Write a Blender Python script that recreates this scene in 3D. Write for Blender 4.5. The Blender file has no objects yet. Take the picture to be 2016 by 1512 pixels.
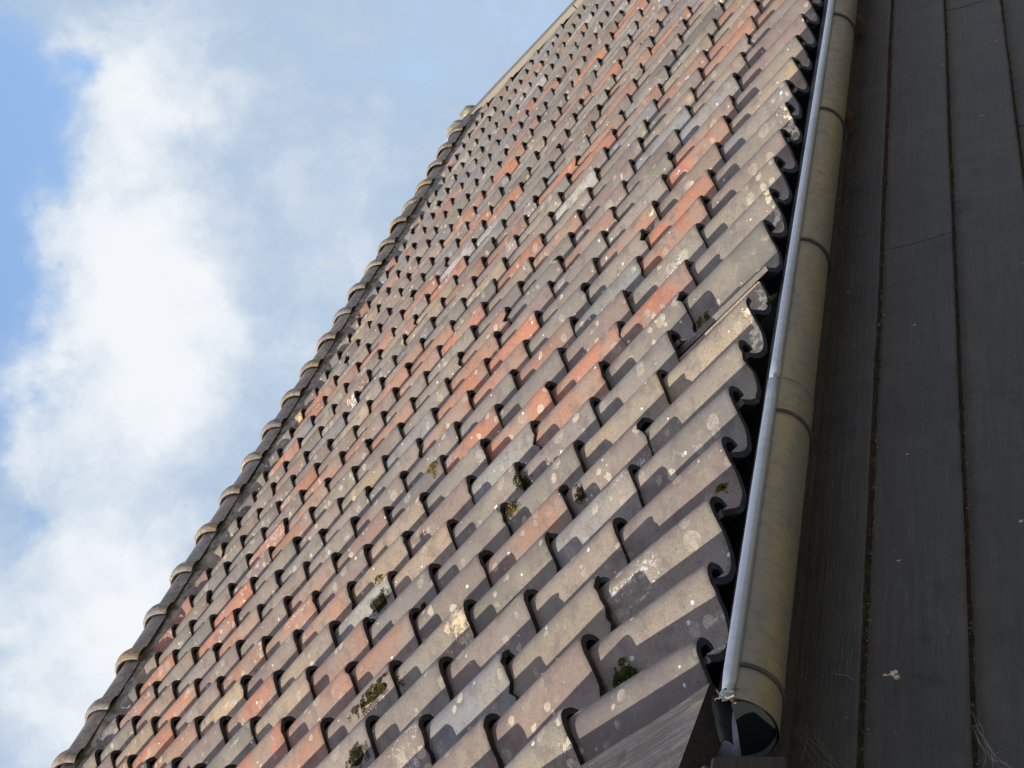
import bpy, math, random
import numpy as np
from mathutils import Vector, Matrix, noise as mnoise

random.seed(7)
R_ = math.radians
sc = bpy.context.scene
E = 2.17                       # height of the eaves above the ground
PITCH = R_(53)
TW, TG = 0.21, 0.3036          # tile cover width and gauge
XV = Vector((1, 0, 0))
UV = Vector((0, math.cos(PITCH), math.sin(PITCH)))      # up the slope
NV = Vector((0, -math.sin(PITCH), math.cos(PITCH)))     # out of the slope

# ------------------------------------------------------------ camera
cam_d = bpy.data.cameras.new('camera')
cam = bpy.data.objects.new('camera', cam_d)
sc.collection.objects.link(cam)
sc.camera = cam
CAMP = Vector((-2.1925, -1.7739, -0.5694 + E))
right = Vector((0.20915, 0.21356, -0.95428))
down = Vector((-0.51314, 0.85468, 0.07881))
fwd = Vector((0.83243, 0.47319, 0.28834))
M = Matrix((right, -down, -fwd)).transposed().to_4x4()
M.translation = CAMP
cam.matrix_world = M
cam_d.sensor_width = 36
cam_d.lens = 56.99
cam_d.clip_start = 0.05
cam_d.clip_end = 2000
FPX = 3191.7

# ------------------------------------------------------------ sun, sky, exposure
SUN = Vector((-0.869, 0.117, 0.481)).normalized()         # towards the sun
sun_el = math.asin(SUN.z)
sun_az = math.atan2(SUN.x, SUN.y)
sd = bpy.data.lights.new('sun', 'SUN')
sd.energy = 4.4
sd.angle = R_(0.53)
sd.color = (1.0, 0.895, 0.75)
so = bpy.data.objects.new('sun', sd)
sc.collection.objects.link(so)
so.rotation_euler = SUN.to_track_quat('Z', 'Y').to_euler()
so.location = (0, 0, 20)

sc.view_settings.view_transform = 'Standard'
sc.view_settings.look = 'None'
sc.view_settings.exposure = 0.70
sc.view_settings.gamma = 1


def N(nt, kind, loc=(0, 0), **kw):
    n = nt.nodes.new(kind)
    for k, v in kw.items():
        setattr(n, k, v)
    return n


class NT:
    """tiny helper round a node tree"""
    def __init__(self, nt):
        self.nt = nt

    def n(self, kind, ins=None, **kw):
        nd = self.nt.nodes.new(kind)
        for k, v in kw.items():
            setattr(nd, k, v)
        if ins:
            for k, v in ins.items():
                s = nd.inputs[k]
                if isinstance(v, bpy.types.NodeSocket):
                    self.nt.links.new(v, s)
                else:
                    s.default_value = v
        return nd

    def math(self, op, a, b=None, clamp=False):
        ins = {0: a}
        if b is not None:
            ins[1] = b
        return self.n('ShaderNodeMath', ins, operation=op, use_clamp=clamp).outputs[0]

    def vmath(self, op, a, b=None):
        ins = {0: a}
        if b is not None:
            ins[1] = b
        nd = self.n('ShaderNodeVectorMath', ins, operation=op)
        return nd.outputs['Value'] if op in ('DOT_PRODUCT', 'LENGTH', 'DISTANCE') else nd.outputs[0]

    def mix(self, f, a, b, mode='MIX'):
        nd = self.n('ShaderNodeMix', data_type='RGBA', blend_type=mode)
        for k, v in ((0, f), (6, a), (7, b)):
            s = nd.inputs[k]
            if isinstance(v, bpy.types.NodeSocket):
                self.nt.links.new(v, s)
            else:
                s.default_value = v
        return nd.outputs[2]

    def ramp(self, f, stops, interp='LINEAR'):
        nd = self.n('ShaderNodeValToRGB', {0: f})
        cr = nd.color_ramp
        cr.interpolation = interp
        while len(cr.elements) > 1:
            cr.elements.remove(cr.elements[-1])
        for k, (p, c) in enumerate(stops):
            e = cr.elements[0] if k == 0 else cr.elements.new(p)
            e.position = p
            e.color = c if len(c) == 4 else (*c, 1)
        return nd.outputs[0]

    def rng(self, v, a, b, c=0.0, d=1.0, smooth=True):
        return self.n('ShaderNodeMapRange', {0: v, 1: a, 2: b, 3: c, 4: d},
                      interpolation_type='SMOOTHSTEP' if smooth else 'LINEAR').outputs[0]

    def noise(self, vec, scale, detail=4, rough=0.55, dist=0.0, out=0):
        return self.n('ShaderNodeTexNoise', {'Vector': vec, 'Scale': scale, 'Detail': detail,
                                             'Roughness': rough, 'Distortion': dist}).outputs[out]


world = bpy.data.worlds.new('World')
sc.world = world
world.use_nodes = True
world.node_tree.nodes.clear()
w = NT(world.node_tree)
sky = w.n('ShaderNodeTexSky', sky_type='NISHITA')
sky.sun_disc = False
sky.sun_elevation = sun_el
sky.sun_rotation = sun_az
sky.air_density = 1.0
sky.dust_density = 1.2
sky.ozone_density = 1.5
tc = w.n('ShaderNodeTexCoord')
dirv = tc.outputs['Generated']
# cloud cover: soft fractal noise in the direction of view plus the big banks
wob = w.noise(dirv, 2.6, 6, 0.55, 0.0, out=1)
wob = w.vmath('SUBTRACT', wob, (0.5, 0.5, 0.5))
wobs = w.n('ShaderNodeVectorMath', {0: wob, 'Scale': 0.20}, operation='SCALE').outputs[0]
wd = w.vmath('ADD', dirv, wobs)
wob2 = w.noise(dirv, 9.0, 5, 0.6, 0.0, out=1)
wob2 = w.vmath('SUBTRACT', wob2, (0.5, 0.5, 0.5))
wobs2 = w.n('ShaderNodeVectorMath', {0: wob2, 'Scale': 0.12}, operation='SCALE').outputs[0]
wd = w.vmath('ADD', wd, wobs2)
BLOBS = []   # (direction, radius, amount); filled below


def blobs(lst):
    acc = None
    for d, r, a in lst:
        dist = w.vmath('DISTANCE', wd, d)
        g = w.rng(dist, r, 0.0, 0.0, a)
        acc = g if acc is None else w.math('ADD', acc, g)
    return acc


def pxdir(px, py):
    v = fwd + right * ((px - 1008) / FPX) + down * ((py - 756) / FPX)
    return tuple(v.normalized())


#  banks of cloud in the part of the sky over the barn
thick = blobs([(pxdir(330, 90), .10, .95), (pxdir(300, 330), .10, .6), (pxdir(240, 620), .12, .75),
               (pxdir(420, 640), .09, .6), (pxdir(200, 900), .13, .75), (pxdir(450, 1000), .10, .35),
               (pxdir(120, 1250), .12, .85), (pxdir(160, 1450), .13, 1.0), (pxdir(300, 1200), .08, .3),
               (pxdir(620, 60), .09, .35), (pxdir(90, 60), .035, .35), (pxdir(30, 870), .03, .3)])
blue = blobs([(pxdir(20, 200), .115, .85), (pxdir(0, 480), .11, .85), (pxdir(10, 740), .08, .75),
              (pxdir(0, 980), .045, .8), (pxdir(0, 1330), .035, .6),
              (pxdir(190, 120), .03, .45), (pxdir(650, 340), .13, .12), (pxdir(850, 80), .12, .14),
              (pxdir(640, 620), .10, .10)])
n1 = w.noise(wd, 3.0, 7, 0.55)
n2 = w.noise(dirv, 16.0, 5, 0.55)
veil = w.rng(n1, 0.25, 0.75, 0.90, 1.0, smooth=False)
n3 = w.noise(wd, 6.5, 8, 0.62)
n4 = w.noise(dirv, 30.0, 6, 0.65)
cov = w.math('SUBTRACT', w.math('ADD', veil, w.math('MULTIPLY', thick, 0.5)), w.math('MULTIPLY', blue, 1.15))
cov = w.math('ADD', cov, w.rng(n3, 0.3, 0.7, -0.30, 0.22, smooth=False))
cov = w.math('ADD', cov, w.rng(n4, 0.3, 0.7, -0.07, 0.07, smooth=False))
cov = w.rng(cov, 0.05, 0.95)
lum = w.math('ADD', w.math('MULTIPLY', thick, 0.80), w.rng(n3, 0.3, 0.7, -0.40, 0.42, smooth=False))
lum = w.math('ADD', lum, w.rng(n2, 0.3, 0.7, -0.12, 0.12, smooth=False))
lum = w.math('ADD', lum, w.rng(n4, 0.3, 0.7, -0.10, 0.10, smooth=False))
lum = w.rng(lum, 0.08, 1.18)
# thin bluish cloud over the barn, unseen rest of the sky set brighter to fill the shade
near = w.rng(w.vmath('DISTANCE', dirv, pxdir(700, 700)), 0.30, 0.95)
base = w.mix(near, (3.3, 4.2, 5.4, 1), (4.8, 4.9, 6.1, 1))
ccol = w.mix(lum, base, (6.5, 6.75, 7.0, 1))
skyt = w.mix(1.0, sky.outputs[0], (1.9, 1.95, 2.0, 1), 'MULTIPLY')
skyt = w.mix(0.35, skyt, (2.4, 3.7, 5.6, 1))
skycol = w.mix(cov, skyt, ccol)
bg = w.n('ShaderNodeBackground', {'Color': skycol, 'Strength': 0.085})
wo = w.n('ShaderNodeOutputWorld', {'Surface': bg.outputs[0]})

# ------------------------------------------------------------ materials


def new_mat(name):
    m = bpy.data.materials.new(name)
    m.use_nodes = True
    m.node_tree.nodes.clear()
    t = NT(m.node_tree)
    b = t.n('ShaderNodeBsdfPrincipled')
    t.n('ShaderNodeOutputMaterial', {'Surface': b.outputs[0]})
    return m, t, b


def setin(t, b, **kw):
    for k, v in kw.items():
        s = b.inputs[k.replace('_', ' ')]
        if isinstance(v, bpy.types.NodeSocket):
            t.nt.links.new(v, s)
        else:
            s.default_value = v


def bump(t, b, h, dist, strength=1.0, normal=None):
    ins = {'Height': h, 'Distance': dist, 'Strength': strength}
    if normal is not None:
        ins['Normal'] = normal
    o = t.n('ShaderNodeBump', ins).outputs[0]
    t.nt.links.new(o, b.inputs['Normal'])
    return o


def tile_material():
    m, t, b = new_mat('weathered_clay_tile')
    at = t.n('ShaderNodeAttribute', attribute_name='tint').outputs['Color']
    uv = t.n('ShaderNodeAttribute', attribute_name='tuv').outputs['Vector']
    cr = t.n('ShaderNodeAttribute', attribute_name='crust').outputs['Fac']
    # broad weathering: grey film over the clay
    a = t.noise(uv, 7.0, 5, 0.6)
    film = t.rng(a, 0.45, 0.60, 0.0, 0.65)
    col = t.mix(film, at, (0.225, 0.202, 0.168, 1))
    oc = t.n('ShaderNodeTexCoord').outputs['Object']
    stn = t.noise(t.n('ShaderNodeMapping', {'Vector': oc, 'Rotation': (-PITCH, 0, 0), 'Scale': (2.6, .9, 1)}).outputs[0], 1.3, 5, 0.6)
    col = t.mix(t.rng(stn, 0.48, 0.66, 0, 0.5), col, (0.150, 0.140, 0.136, 1))
    col = t.mix(t.rng(stn, 0.46, 0.34, 0, 0.30), col, (0.270, 0.205, 0.165, 1))
    a2 = t.noise(uv, 22.0, 6, 0.65)
    col = t.mix(t.rng(a2, 0.47, 0.68, 0.0, 0.62), col, (0.115, 0.096, 0.094, 1))
    # mottled patches with hard edges, like old lichen rings
    wv = t.n('ShaderNodeVectorMath', {0: t.noise(uv, 30, 3, 0.5, out=1), 'Scale': 0.018}, operation='SCALE').outputs[0]
    wuv = t.vmath('ADD', uv, wv)
    v1 = t.n('ShaderNodeTexVoronoi', {'Vector': wuv, 'Scale': 17.0, 'Randomness': 1.0})
    rnd = t.n('ShaderNodeSeparateColor', {0: v1.outputs['Color']})
    rad = t.math('MULTIPLY', rnd.outputs[0], 0.40)
    on = t.math('GREATER_THAN', rnd.outputs[1], 0.66)
    disc = t.rng(t.math('SUBTRACT', v1.outputs['Distance'], rad), 0.03, -0.03)
    disc = t.math('MULTIPLY', disc, on)
    ringn = t.math('MULTIPLY', disc, t.rng(t.noise(uv, 60, 4, 0.6), 0.3, 0.7, 0.15, 0.52))
    dcol = t.mix(rnd.outputs[2], (0.46, 0.41, 0.32, 1), (0.40, 0.38, 0.35, 1))
    col = t.mix(ringn, col, dcol)
    v1b = t.n('ShaderNodeTexVoronoi', {'Vector': wuv, 'Scale': 34.0, 'Randomness': 1.0})
    rndb = t.n('ShaderNodeSeparateColor', {0: v1b.outputs['Color']})
    discb = t.rng(t.math('SUBTRACT', v1b.outputs['Distance'], t.math('MULTIPLY', rndb.outputs[0], 0.5)), 0.05, -0.05)
    discb = t.math('MULTIPLY', discb, t.math('GREATER_THAN', rndb.outputs[1], 0.62))
    patch = t.rng(t.noise(uv, 4.5, 2, 0.5), 0.48, 0.60)
    col = t.mix(t.math('MULTIPLY', t.math('MULTIPLY', discb, patch), 0.65), col, (0.50, 0.44, 0.34, 1))
    # small pale specks
    v2 = t.n('ShaderNodeTexVoronoi', {'Vector': t.vmath('ADD', uv, wv), 'Scale': 46.0, 'Randomness': 1.0})
    r2 = t.n('ShaderNodeSeparateColor', {0: v2.outputs['Color']})
    sp = t.rng(t.math('SUBTRACT', v2.outputs['Distance'], t.math('MULTIPLY', r2.outputs[2], 0.24)), 0.03, -0.02)
    sp = t.math('MULTIPLY', sp, t.math('GREATER_THAN', r2.outputs[0], 0.86))
    col = t.mix(t.math('MULTIPLY', sp, 0.9), col, (0.66, 0.66, 0.63, 1))
    # a streak of droppings here and there
    st = t.n('ShaderNodeMapping', {'Vector': wuv, 'Scale': (30, 5, 30)}).outputs[0]
    sn = t.noise(st, 1.0, 5, 0.7)
    sm = t.rng(t.noise(uv, 3.1, 1, 0.5), 0.64, 0.69)
    sgr = t.rng(t.noise(uv, 130.0, 3, 0.7), 0.46, 0.56)
    col = t.mix(t.math('MULTIPLY', t.math('MULTIPLY', t.rng(sn, 0.50, 0.62), sgr), t.math('MULTIPLY', sm, 0.75)), col, (0.58, 0.59, 0.60, 1))
    # fine grit and pits
    g = t.noise(uv, 190.0, 4, 0.75)
    col = t.mix(t.rng(g, 0.48, 0.62, 0.0, 0.55), col, (0.12, 0.105, 0.09, 1))
    g4 = t.noise(t.vmath('ADD', uv, (7.0, 3.0, 1.0)), 75.0, 5, 0.75)
    col = t.mix(t.rng(g4, 0.56, 0.72, 0.0, 0.28), col, (0.43, 0.39, 0.32, 1))
    v3 = t.n('ShaderNodeTexVoronoi', {'Vector': uv, 'Scale': 95.0, 'Randomness': 1.0})
    r3 = t.n('ShaderNodeSeparateColor', {0: v3.outputs['Color']})
    pit = t.math('MULTIPLY', t.rng(v3.outputs['Distance'], 0.22, 0.10), t.math('GREATER_THAN', r3.outputs[0], 0.88))
    col = t.mix(t.math('MULTIPLY', pit, 0.7), col, (0.05, 0.045, 0.045, 1))
    # crust (only where the attribute says so)
    cm = t.rng(t.math('ADD', cr, t.rng(t.noise(uv, 26, 5, 0.65), 0.3, 0.7, -0.45, 0.45)), 0.45, 0.58)
    ccc = t.n('ShaderNodeAttribute', attribute_name='crust_colour').outputs['Color']
    ccc = t.mix(t.rng(t.noise(uv, 55, 5, 0.7), 0.42, 0.60, 0, 0.8), ccc, (0.17, 0.12, 0.075, 1))
    col = t.mix(cm, col, ccc)
    setin(t, b, Base_Color=col, Roughness=t.rng(a2, 0.3, 0.7, 0.55, 0.80), Specular_IOR_Level=0.35)
    h = t.math('ADD', t.math('MULTIPLY', g, 0.25), t.math('MULTIPLY', a2, 1.0))
    h = t.math('ADD', h, t.math('MULTIPLY', cm, 1.2))
    h = t.math('ADD', h, t.math('MULTIPLY', disc, 0.3))
    bump(t, b, h, 0.0026, 0.8)
    return m


def grime_shade_material():
    m, t, b = new_mat('grime_and_shade_edge')
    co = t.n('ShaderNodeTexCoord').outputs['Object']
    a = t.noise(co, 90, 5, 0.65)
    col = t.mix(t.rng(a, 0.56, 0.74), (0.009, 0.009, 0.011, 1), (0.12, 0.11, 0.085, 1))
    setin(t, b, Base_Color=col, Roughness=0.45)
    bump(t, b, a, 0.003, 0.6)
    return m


def zinc_material(name, c1, c2, c3, rough, metal=0.0, streak=True, amt=0.5):
    m, t, b = new_mat(name)
    co = t.n('ShaderNodeTexCoord').outputs['Object']
    mp = t.n('ShaderNodeMapping', {'Vector': co, 'Scale': (2.0, 14, 14)}).outputs[0]
    a = t.noise(mp, 1.2, 6, 0.6)
    f = t.noise(co, 45, 5, 0.65)
    ci = t.n('ShaderNodeMapping', {'Vector': co, 'Scale': (26, 3, 3)}).outputs[0]
    f2 = t.noise(ci, 1.0, 4, 0.6)
    col = t.mix(t.rng(a, 0.38, 0.62), c1, c2)
    col = t.mix(t.rng(f, 0.45, 0.75, 0, amt), col, c3)
    col = t.mix(t.rng(f2, 0.52, 0.75, 0, amt * 0.7), col, c3)
    setin(t, b, Base_Color=col, Roughness=t.rng(f, 0.3, 0.7, rough - .08, rough + .1), Metallic=metal)
    bump(t, b, t.math('ADD', f, a), 0.0012, 0.35)
    return m


def wood_material(name, base, dark, light, spec=0.25, rough=0.75, moss=0.0, grain=(1.6, 60, 60), saw=0.0, yellow=0.0, blotch=0.0):
    m, t, b = new_mat(name)
    co = t.n('ShaderNodeAttribute', attribute_name='tuv').outputs['Vector']
    mp = t.n('ShaderNodeMapping', {'Vector': co, 'Scale': grain}).outputs[0]
    g1 = t.noise(mp, 3.0, 8, 0.65, 0.6)
    g2 = t.noise(mp, 11.0, 6, 0.7, 0.3)
    big = t.noise(co, 3.5, 4, 0.55)
    col = t.mix(t.rng(g1, 0.35, 0.68), dark, base)
    col = t.mix(t.rng(g2, 0.52, 0.74, 0, 0.55), col, light)
    col = t.mix(t.rng(big, 0.40, 0.66, 0, 0.55), col, dark)
    h = t.math('ADD', t.math('MULTIPLY', g1, 0.7), t.math('MULTIPLY', g2, 0.5))
    if saw:
        sp = t.n('ShaderNodeMapping', {'Vector': co, 'Scale': (85, 3, 3)}).outputs[0]
        sw = t.noise(sp, 1.0, 3, 0.6)
        smask = t.rng(t.noise(co, 2.3, 3, 0.5), 0.42, 0.62)
        col = t.mix(t.math('MULTIPLY', t.rng(sw, 0.4, 0.7, 0, saw), smask), col, light)
        h = t.math('ADD', h, t.math('MULTIPLY', t.math('MULTIPLY', sw, smask), 0.8))
    if blotch:
        bn = t.noise(co, 11, 6, 0.7)
        col = t.mix(t.rng(bn, 0.54, 0.66, 0, blotch), col, (0.020, 0.021, 0.027, 1))
        bn2 = t.noise(t.vmath('ADD', co, (3.0, 8.0, 1.0)), 6.5, 6, 0.7)
        col = t.mix(t.rng(bn2, 0.52, 0.70, 0, blotch * .6), col, (0.075, 0.078, 0.072, 1))
        scr = t.noise(t.n('ShaderNodeMapping', {'Vector': co, 'Scale': (5, 60, 60)}).outputs[0], 1.6, 3, 0.6, 1.5)
        scm = t.rng(t.noise(co, 5.0, 3, .5), 0.52, 0.62)
        col = t.mix(t.math('MULTIPLY', t.rng(scr, 0.66, 0.70), t.math('MULTIPLY', scm, 0.45)), col, (0.20, 0.20, 0.18, 1))
        h = t.math('ADD', h, t.math('MULTIPLY', bn, 1.3))
    # pale flecks
    v = t.n('ShaderNodeTexVoronoi', {'Vector': t.n('ShaderNodeVectorMath', {0: co, 1: t.n('ShaderNodeVectorMath', {0: t.noise(co, 40, 2, .5, out=1), 'Scale': 0.02}, operation='SCALE').outputs[0]}, operation='ADD').outputs[0], 'Scale': 22.0})
    r = t.n('ShaderNodeSeparateColor', {0: v.outputs['Color']})
    sp = t.rng(t.math('SUBTRACT', v.outputs['Distance'], t.math('MULTIPLY', r.outputs[2], 0.11)), 0.02, -0.01)
    sp = t.math('MULTIPLY', sp, t.math('GREATER_THAN', r.outputs[0], 0.84))
    col = t.mix(t.math('MULTIPLY', sp, 0.7), col, (0.42, 0.42, 0.38, 1))
    if yellow:
        yn = t.noise(t.n('ShaderNodeMapping', {'Vector': co, 'Scale': (3, 18, 18)}).outputs[0], 2.0, 5, 0.65)
        col = t.mix(t.rng(yn, 0.60, 0.68, 0, yellow), col, (0.33, 0.25, 0.12, 1))
    if moss:
        mn = t.noise(co, 9, 5, 0.6)
        col = t.mix(t.rng(mn, 0.56, 0.66, 0, moss), col, (0.10, 0.11, 0.03, 1))
    setin(t, b, Base_Color=col, Roughness=rough, Specular_IOR_Level=spec)
    bump(t, b, h, 0.0025 if not blotch else 0.004, 0.5 if not blotch else 0.9)
    return m


def plain_noise_material(name, c1, c2, scale=20, rough=0.85, bumpd=0.004, attr=False):
    m, t, b = new_mat(name)
    co = t.n('ShaderNodeTexCoord').outputs['Object']
    a = t.noise(co, scale, 6, 0.65)
    col = t.mix(t.rng(a, 0.35, 0.68), c1, c2)
    if attr:
        at = t.n('ShaderNodeAttribute', attribute_name='tint').outputs['Color']
        col = t.mix(1.0, col, at, 'MULTIPLY')
    setin(t, b, Base_Color=col, Roughness=rough, Specular_IOR_Level=0.2)
    bump(t, b, a, bumpd, 0.7)
    return m


M_TILE = tile_material()
M_EDGE = grime_shade_material()  # tile ends near black: grime, with the shade of the overlap painted in
M_ZINC = zinc_material('tarnished_zinc', (0.185, 0.185, 0.152, 1), (0.245, 0.215, 0.125, 1), (0.105, 0.107, 0.094, 1), 0.48, 0.15, amt=0.6)
M_BEAD = zinc_material('polished_zinc_rim', (0.33, 0.38, 0.43, 1), (0.40, 0.45, 0.50, 1), (0.22, 0.24, 0.26, 1), 0.33, 0.6, amt=0.35)
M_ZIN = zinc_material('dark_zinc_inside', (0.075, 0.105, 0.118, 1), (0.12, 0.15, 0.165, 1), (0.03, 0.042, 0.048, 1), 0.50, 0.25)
M_CAP = zinc_material('shade_black_end_cap', (0.007, 0.011, 0.012, 1), (0.010, 0.015, 0.016, 1), (0.007, 0.009, 0.009, 1), 0.6, 0.0)  # near-black metal: the shade at the gutter end is put into the colour
for n_ in M_CAP.node_tree.nodes:
    if n_.type == 'BSDF_PRINCIPLED':
        n_.inputs['Specular IOR Level'].default_value = 0.08
M_BAND = zinc_material('dark_band', (0.045, 0.048, 0.048, 1), (0.06, 0.06, 0.058, 1), (0.03, 0.03, 0.03, 1), 0.55, 0.2)
M_WALL = wood_material('black_stained_boards', (0.047, 0.050, 0.046, 1), (0.032, 0.034, 0.033, 1), (0.066, 0.068, 0.062, 1),
                       saw=0.35, rough=0.6, spec=0.4, grain=(1.6, 34, 34), blotch=0.7)
M_GREY = wood_material('weathered_grey_timber', (0.165, 0.155, 0.150, 1), (0.085, 0.08, 0.08, 1), (0.26, 0.25, 0.235, 1), rough=0.8, moss=0.45, yellow=0.5, grain=(2.5, 22, 22), blotch=0.4)
M_DARKW = wood_material('dark_end_timber', (0.045, 0.038, 0.030, 1), (0.022, 0.020, 0.018, 1), (0.07, 0.06, 0.045, 1), rough=0.85, moss=0.9)
M_PALE = wood_material('pale_verge_timber', (0.30, 0.27, 0.22, 1), (0.20, 0.185, 0.155, 1), (0.36, 0.33, 0.28, 1), rough=0.8)
M_MORT = plain_noise_material('mossy_mortar', (0.10, 0.10, 0.08, 1), (0.34, 0.32, 0.26, 1), 22, 0.95, 0.02)
M_MOSS = plain_noise_material('moss', (0.6, 0.6, 0.6, 1), (1, 1, 1, 1), 60, 0.95, 0.002, attr=True)
M_GROUND = plain_noise_material('pale_gravel', (0.17, 0.16, 0.13, 1), (0.25, 0.235, 0.20, 1), 3, 0.95, 0.02)
M_LEAF = plain_noise_material('dry_leaf', (0.45, 0.36, 0.26, 1), (0.62, 0.55, 0.45, 1), 60, 0.8, 0.002)
M_WEB = plain_noise_material('cobweb_silk', (0.22, 0.21, 0.19, 1), (0.32, 0.31, 0.28, 1), 60, 0.7, 0.001)
M_DECK = plain_noise_material('dark_roof_underlay', (0.012, 0.012, 0.012, 1), (0.025, 0.022, 0.02, 1), 12, 0.95, 0.004)
M_LEAD = zinc_material('dull_lead', (0.24, 0.28, 0.32, 1), (0.30, 0.34, 0.38, 1), (0.09, 0.10, 0.11, 1), 0.45, 0.3)

# ------------------------------------------------------------ object helpers
C = sc.collection


def mesh_obj(name, V, F, mats, parent=None, smooth=True, fm=None, attrs=None):
    me = bpy.data.meshes.new(name)
    V = np.asarray(V, dtype=np.float64)
    me.from_pydata(V.tolist(), [], F)
    for m in (mats if isinstance(mats, (list, tuple)) else [mats]):
        me.materials.append(m)
    if fm is not None:
        me.polygons.foreach_set('material_index', list(fm))
    if smooth:
        me.polygons.foreach_set('use_smooth', [True] * len(F))
    attrs = dict(attrs or {})
    if 'tuv' not in attrs:
        off = np.array([random.uniform(0, 50) for _ in range(3)])
        attrs['tuv'] = V + off
    for k, a in attrs.items():
        a = np.asarray(a, dtype=np.float32)
        if a.ndim == 1:
            at = me.attributes.new(k, 'FLOAT', 'POINT')
            at.data.foreach_set('value', a.ravel())
        elif a.shape[1] == 3:
            at = me.attributes.new(k, 'FLOAT_VECTOR', 'POINT')
            at.data.foreach_set('vector', a.ravel())
        else:
            at = me.attributes.new(k, 'FLOAT_COLOR', 'POINT')
            at.data.foreach_set('color', a.ravel())
    me.update()
    o = bpy.data.objects.new(name, me)
    C.objects.link(o)
    if parent:
        o.parent = parent
    return o


def tag(o, label=None, cat=None, group=None, kind=None):
    if label:
        o['label'] = label
    if cat:
        o['category'] = cat
    if group:
        o['group'] = group
    if kind:
        o['kind'] = kind
    return o


class MB:
    def __init__(self):
        self.V = []
        self.F = []
        self.T = []
        self.tint = None

    def add(self, V, F, tint=None):
        b = len(self.V)
        self.V += [tuple(v) for v in V]
        self.F += [tuple(i + b for i in f) for f in F]
        if tint is not None:
            self.T += [tint] * len(V)

    def build(self, name, mats, parent=None, smooth=True, **kw):
        at = kw.pop('attrs', {})
        if self.T:
            at['tint'] = np.array([(*t[:3], 1) for t in self.T])
        return mesh_obj(name, self.V, self.F, mats, parent, smooth, attrs=at, **kw)


def box(mb, o, ax, ay, az, cuts=(1, 1, 1), jit=0.0, bev=0.0):
    """box from corner o with edge vectors; cut along its long side and slightly worn"""
    o = Vector(o); ax = Vector(ax); ay = Vector(ay); az = Vector(az)
    bm_pts = {}
    nx = max(1, cuts[0])
    V = []
    F = []
    la, lb, lc = ax.length, ay.length, az.length
    ry = min(bev / max(lb, 1e-6), .45)
    rz = min(bev / max(lc, 1e-6), .45)
    if bev > 0:
        prof = [(ry, 0), (1 - ry, 0), (1, rz), (1, 1 - rz), (1 - ry, 1), (ry, 1), (0, 1 - rz), (0, rz)]
    else:
        prof = [(0, 0), (1, 0), (1, 1), (0, 1)]
    m = len(prof)
    for k in range(nx + 1):
        for (a, c) in prof:
            p = o + ax * (k / nx) + ay * a + az * c
            if jit:
                q = p * 3.1
                p = p + ay.normalized() * (mnoise.noise(q) * jit) + az.normalized() * (mnoise.noise(q + Vector((9, 4, 2))) * jit)
            V.append(p)
    for k in range(nx):
        for j in range(m):
            a = k * m + j
            b2 = k * m + (j + 1) % m
            F.append((a, b2, b2 + m, a + m))
    n0 = len(V)
    V += [V[j].copy() for j in range(m)]
    V += [V[nx * m + j].copy() for j in range(m)]
    F.append(tuple(n0 + j for j in range(m))[::-1])
    F.append(tuple(n0 + m + j for j in range(m)))
    if ax.cross(ay).dot(az) < 0:
        F = [f[::-1] for f in F]
    mb.add(V, F)


def tube(mb, pts, r, seg=10, cap=True, tint=None):
    pts = [Vector(p) for p in pts]
    V = []
    F = []
    for k, p in enumerate(pts):
        d = (pts[min(k + 1, len(pts) - 1)] - pts[max(k - 1, 0)]).normalized()
        a = d.cross(Vector((0, 0, 1)))
        if a.length < 1e-3:
            a = d.cross(Vector((0, 1, 0)))
        a.normalize()
        b2 = d.cross(a)
        rr = r[k] if isinstance(r, (list, tuple)) else r
        for j in range(seg):
            t = 2 * math.pi * j / seg
            V.append(p + (a * math.cos(t) + b2 * math.sin(t)) * rr)
    for k in range(len(pts) - 1):
        for j in range(seg):
            F.append((k * seg + j, k * seg + (j + 1) % seg, (k + 1) * seg + (j + 1) % seg, (k + 1) * seg + j))
    if cap:
        F.append(tuple(range(seg))[::-1])
        F.append(tuple((len(pts) - 1) * seg + j for j in range(seg)))
    mb.add(V, F, tint)


# ------------------------------------------------------------ the ground
g = mesh_obj('ground', [(-600, -600, 0), (600, -600, 0), (600, 600, 0), (-600, 600, 0)], [(0, 1, 2, 3)], M_GROUND, smooth=False)
tag(g, kind='structure')

# ------------------------------------------------------------ the barn
barn = bpy.data.objects.new('barn', None)
C.objects.link(barn)
barn.location = (0, 0, 0)
tag(barn, 'old barn with a steep mottled clay pantile roof, zinc gutter and black boarded wall', 'barn')

X0, X1 = -0.40, 9.98
RIDGE_S = 14.12 * TG
RY, RZ = RIDGE_S * math.cos(PITCH), E + RIDGE_S * math.sin(PITCH)
O3 = Vector((0, 0, E))


def P3(x, s, n):
    return O3 + XV * x + UV * s + NV * n


# roof deck beneath the tiles, both slopes
mb = MB()
dn = -0.126
a = P3(X0 + .06, 0.0, dn)
bq = P3(X0 + .06, RIDGE_S - 0.02, dn)
box(mb, a, (X1 - X0 - .12, 0, 0), UV * (RIDGE_S - 0.06), NV * -0.03)
roof = mb.build('roof', M_DECK, barn, smooth=False)
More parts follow.
